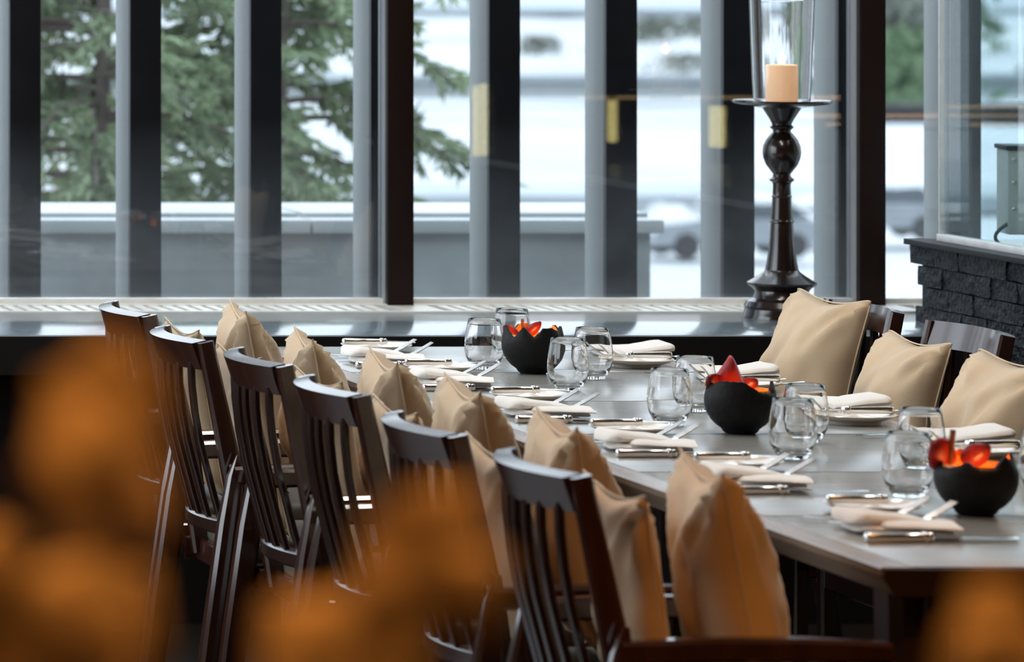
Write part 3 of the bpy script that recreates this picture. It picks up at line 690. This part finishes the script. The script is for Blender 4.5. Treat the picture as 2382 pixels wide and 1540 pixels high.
bowl(0, 3.44, 11.0, 'black clay candle bowl with jagged orange rim, closest to the window', [('petal', 1, (-.022, .040, .080), (4, -56, 6), .050, .032), ('petal', 1, (-.004, .044, .080), (-4, 44, -6), .050, .026), ('stick', 0, (-.014, .03, .07), (4, -3, 0), .054, .0035)])
bowl(1, 3.46, 9.704, 'black clay candle bowl with a tall pointed red petal, middle one', [('tri', 0, (-.020, .008, .080), (0, 0, 4), .080, .092), ('petal', 1, (-.040, .0, .092), (0, -50, 0), .040, .040), ('petal', 1, (.02, .042, .085), (0, 52, 0), .036, .034)])
bowl(2, 3.40, 8.366, 'black clay candle bowl with red petals, closest to the photographer', [('petal', 0, (-.038, .014, .088), (0, -46, 12), .060, .062), ('petal', 1, (-.004, .044, .084), (0, 50, -12), .056, .042), ('stick', 0, (-.044, .01, .08), (0, 6, 0), .070, .005)], 1.0)

# ------------------------------------------------------------------ candlestick on the ledge
cs = thing('candlestick', 'tall turned dark candlestick with a glass chimney on the ledge', 'candlestick', (4.583, 12.545, T))
S = 12.545/11000
def zz(y): return 1.79-(y+180)*S-T
prof = [(0, 0), (88, 751), (88, 738), (85, 730), (82, 718), (84, 712), (78, 700), (66, 693), (62, 686), (60, 676), (66, 669), (76, 662), (77, 657), (66, 650), (52, 641), (41, 633), (37, 628), (34, 612), (30, 585), (27, 555), (25.5, 530), (24.5, 519), (27.5, 516.5), (27, 514), (24.5, 511), (22, 480), (21, 460), (22.5, 458), (22.5, 456), (20.5, 454), (19.5, 430), (21, 424), (27, 420), (27.5, 417), (21, 412), (19, 405), (24, 398), (35, 383), (41, 367), (42.5, 355), (41, 340), (35, 325), (26, 313), (20, 307), (20, 302), (25, 298), (26.5, 295), (22, 291), (22, 287), (28, 275), (35, 264), (41, 254), (43, 251)]
pr = [(r*S, 0.0 if y == 0 else max(0, zz(y))) for r, y in prof]; pr[1] = (pr[1][0], 0.0)
MB().lathe(pr, 48).build('column', 'holder', cs, ang=28)
MB().lathe([(0, zz(251)), (43*S, zz(251)), (60*S, zz(248)), (85*S, zz(244)), (104*S, zz(241.5)), (110*S, zz(237)), (109*S, zz(233)), (104*S, zz(235)), (75*S, zz(236)), (0, zz(236))], 56).build('drip_plate', 'holder', cs, ang=40)
zc = zz(236)
cd = MB().lathe([(0, zc), (35.5*S, zc), (35.5*S, zc+83*S), (34*S, zc+85*S), (25*S, zc+84*S), (0, zc+82*S)], 36).build('pillar_candle', 'wax')
cd.location = (4.583, 12.545, T+.0005); tag(cd, 'lit cream pillar candle inside the glass chimney', 'candle')
MB().tube([(0, 0, zc+82*S), (.001, 0, zc+89*S)], .0011, 6).build('wick', 'wick', cd)
MB().lathe([(0, zc+86*S), (.0052, zc+91*S), (.0068, zc+97*S), (.0050, zc+105*S), (.0022, zc+114*S), (0, zc+120*S)], 14).build('flame', 'flame', cd)
lamp('candle_glow', 'POINT', (0, 0, zc+101*S), 2.0, (1, .55, .2), size=.01, parent=cd)
ch = MB(); hz_ = 330*S
ch.lathe([(63*S, zc+.0005), (66*S, zc+60*S), (72*S, zc+230*S), (78*S, zc+330*S), (77.6*S, zc+331*S), (75.6*S, zc+330*S), (69.6*S, zc+230*S), (63.4*S, zc+60*S), (60.6*S, zc+.0005)], 48)
ch.f = [q for q in ch.f if len(q) <= 4]; nn = 48; ch.f += [((8*nn+j), (8*nn+(j+1) % nn), (j+1) % nn, j) for j in range(nn)]
co = ch.build('glass_chimney', 'glass', ang=60); co.location = (4.583, 12.545, T+.0005); tag(co, 'clear glass hurricane chimney around the pillar candle', 'glass chimney')

# ------------------------------------------------------------------ dry leaf arrangement close to the lens
lb = thing('leaf_arrangement', 'blurred orange dry leaves on thin twigs close to the lens', 'plant', (.54, 1.80, .0))
MB().lathe([(0, 0), (.11, 0), (.13, .05), (.14, .35), (.11, .75), (.06, 1.02), (.055, 1.10), (.065, 1.14), (.058, 1.14), (.05, 1.10), (.05, 1.0), (0, .98)], 32).build('vase', 'vase', lb)
def leaf_mesh(seed):
    mb = MB()
    def lf(u, v):
        w = .030*max(0, math.sin(PI*(.04+.93*u)))**.6; y = (2*v-1)
        return (y*w, -.006*(1-y*y)+.004*math.sin(6*u+seed), .062*u-.008*(y*y)*u)
    mb.grid(lf, 10, 7); me = mb.mesh('leaf', 'leaf', ang=180); return me
LM = [leaf_mesh(s) for s in range(3)]
def lpx(px, py, Y): return Vector(((px+2200)/11000*Y-.54, Y-1.80, 1.79-(py+180)/11000*Y))
LV = [(240, 890, 1.76), (315, 930, 1.80), (250, 970, 1.70), (150, 1010, 1.80), (175, 1090, 1.86), (30, 1250, 1.72), (70, 1320, 1.78), (150, 1390, 1.80), (90, 1390, 1.74), (170, 1470, 1.84), (25, 1470, 1.80), (200, 1530, 1.76),
      (900, 1200, 1.80), (965, 1260, 1.74), (830, 1290, 1.84), (900, 1370, 1.80), (830, 1450, 1.76), (800, 1440, 1.90), (880, 1530, 1.80),
      (2355, 1440, 1.78), (2340, 1530, 1.84), (2395, 1350, 1.82)]
rl_ = random.Random(3)
tips = {}
for i, (px, py, Y) in enumerate(LV):
    p = lpx(px, py, Y); o = inst('leaf', LM[i % 3], lb, p-Vector((0, 0, .03)), (math.radians(rl_.uniform(-20, 20)), math.radians(rl_.uniform(-50, 50)), math.radians(rl_.uniform(-35, 35))), (rl_.uniform(.62, .88),)*3)
    g = 0 if px < 500 else 1 if px < 1500 else 2; tips.setdefault(g, []).append(p)
for g, ps in tips.items():
    top = max(ps, key=lambda q: q.z); st = [Vector((0, 0, 1.0)), Vector((top.x*.35, top.y*.3, 1.18)), Vector((top.x*.8, top.y*.7, 1.36)), Vector((top.x, top.y, top.z-.02))]
    MB().tube(st, [.003, .0026, .002, .001], 6).build('stem', 'twig', lb)
    for p in ps:
        q = st[2].lerp(st[3], max(0, min(1, (p.z-1.40)/(max(.01, top.z-1.40)))))-Vector((0, 0, .05))
        MB().tube([q, (q+p)/2+Vector((0, 0, -.006)), p-Vector((0, 0, .03))], [.0013, .0011, .0008], 5).build('twig', 'twig', lb)

# ------------------------------------------------------------------ lamps out of frame: downlights, added table fill, lanterns seen as reflections
for i, (x, y) in enumerate(DOWNLIGHTS):
    t = thing('ceiling_light', 'round warm downlight in the ceiling, %s of the room lights' % ORD[i], 'ceiling light', (x, y, 4.50), 0, 'ceiling downlights')
    MB().lathe([(.055, -.03), (.075, -.03), (.075, 0), (.05, 0)], 24).build('ring', 'black_metal', t)
    MB().lathe([(0, -.012), (.05, -.012), (.05, -.008), (0, -.008)], 24).build('lens', 'downlight', t)
    lamp('downlight_beam', 'SPOT', (0, 0, -.04), DOWN_W*4, WARM, size=.06, spot=math.radians(110), parent=t)
for i, (x, y) in enumerate(TABLE_FILL):
    t = thing('ceiling_light', 'added white fill light high above the dining table, %s from the camera end' % ORD[i], 'ceiling light', (x, y, 4.50), 0, 'added fill lights above the table')
    MB().lathe([(.30, -.05), (.33, -.05), (.33, 0), (.29, 0)], 32).build('ring', 'black_metal', t)
    MB().lathe([(0, -.02), (.295, -.02), (.295, -.01), (0, -.01)], 32).build('diffuser', 'downlight', t)
    lamp('table_fill_beam', 'AREA', (0, 0, -.055), TABLE_FILL_W, (1.0, .93, .84), size=.56, parent=t)
def lantern(label, X, Y, zb, h, r):
    t = thing('pendant_lantern', label, 'lantern', (X, Y, zb), 0, 'cylinder lanterns over the service bar')
    MB().lathe([(r*.9, 0), (r, .01), (r, h), (r*.9, h+.01)], 24).build('shade', 'lampshade', t)
    MB().lathe([(0, h+.01), (r*.5, h+.01), (r*.4, h+.03), (0, h+.035)], 16).build('cap', 'black_metal', t)
    MB().tube([(0, 0, h+.03), (0, 0, 4.50-zb)], .004, 6).build('cord', 'black_metal', t)
GLZ = 13.0
def refl(px, py, Y):      # where a thing at depth Y must hang for its mirror image in the panes
    Yv = 2*GLZ-Y; return ((px+2200)/11000*Yv, Y, 1.79-(py+180)/11000*Yv)
for px, pyt, pyb, wpx, Y, lab in [(1106, 205, 365, 15, 6.4, 'slim cylinder lantern, first over the bar'), (1124, 200, 362, 17, 6.9, 'slim cylinder lantern, second over the bar'), (1423, 238, 330, 22, 5.6, 'short cylinder lantern over the bar'), (1667, 252, 342, 36, 6.2, 'wide cylinder lantern at the end of the bar')]:
    a = refl(px, pyt, Y); b = refl(px, pyb, Y); lantern(lab, b[0], Y, b[2], a[2]-b[2], wpx/2*(2*GLZ-Y)/11000)
bk = thing('back_bar', 'dark wooden bar cabinet with warm lit shelf strips', 'cabinet', (7.6, 5.0, 0))
MB().box((0, .0, .60), (3.6, .35, 1.20), .01).build('cabinet_body', 'mullion', bk)
for (xa, xb, zs) in ((-1.75, -1.05, .70), (-1.75, .2, .62), (-.9, .3, 1.02), (.0, 1.2, .94), (.7, 1.75, .98), (.2, 1.7, .90)):
    MB().box(((xa+xb)/2, .182, zs), (xb-xa, .012, .012)).build('lit_strip', 'ledstrip', bk)
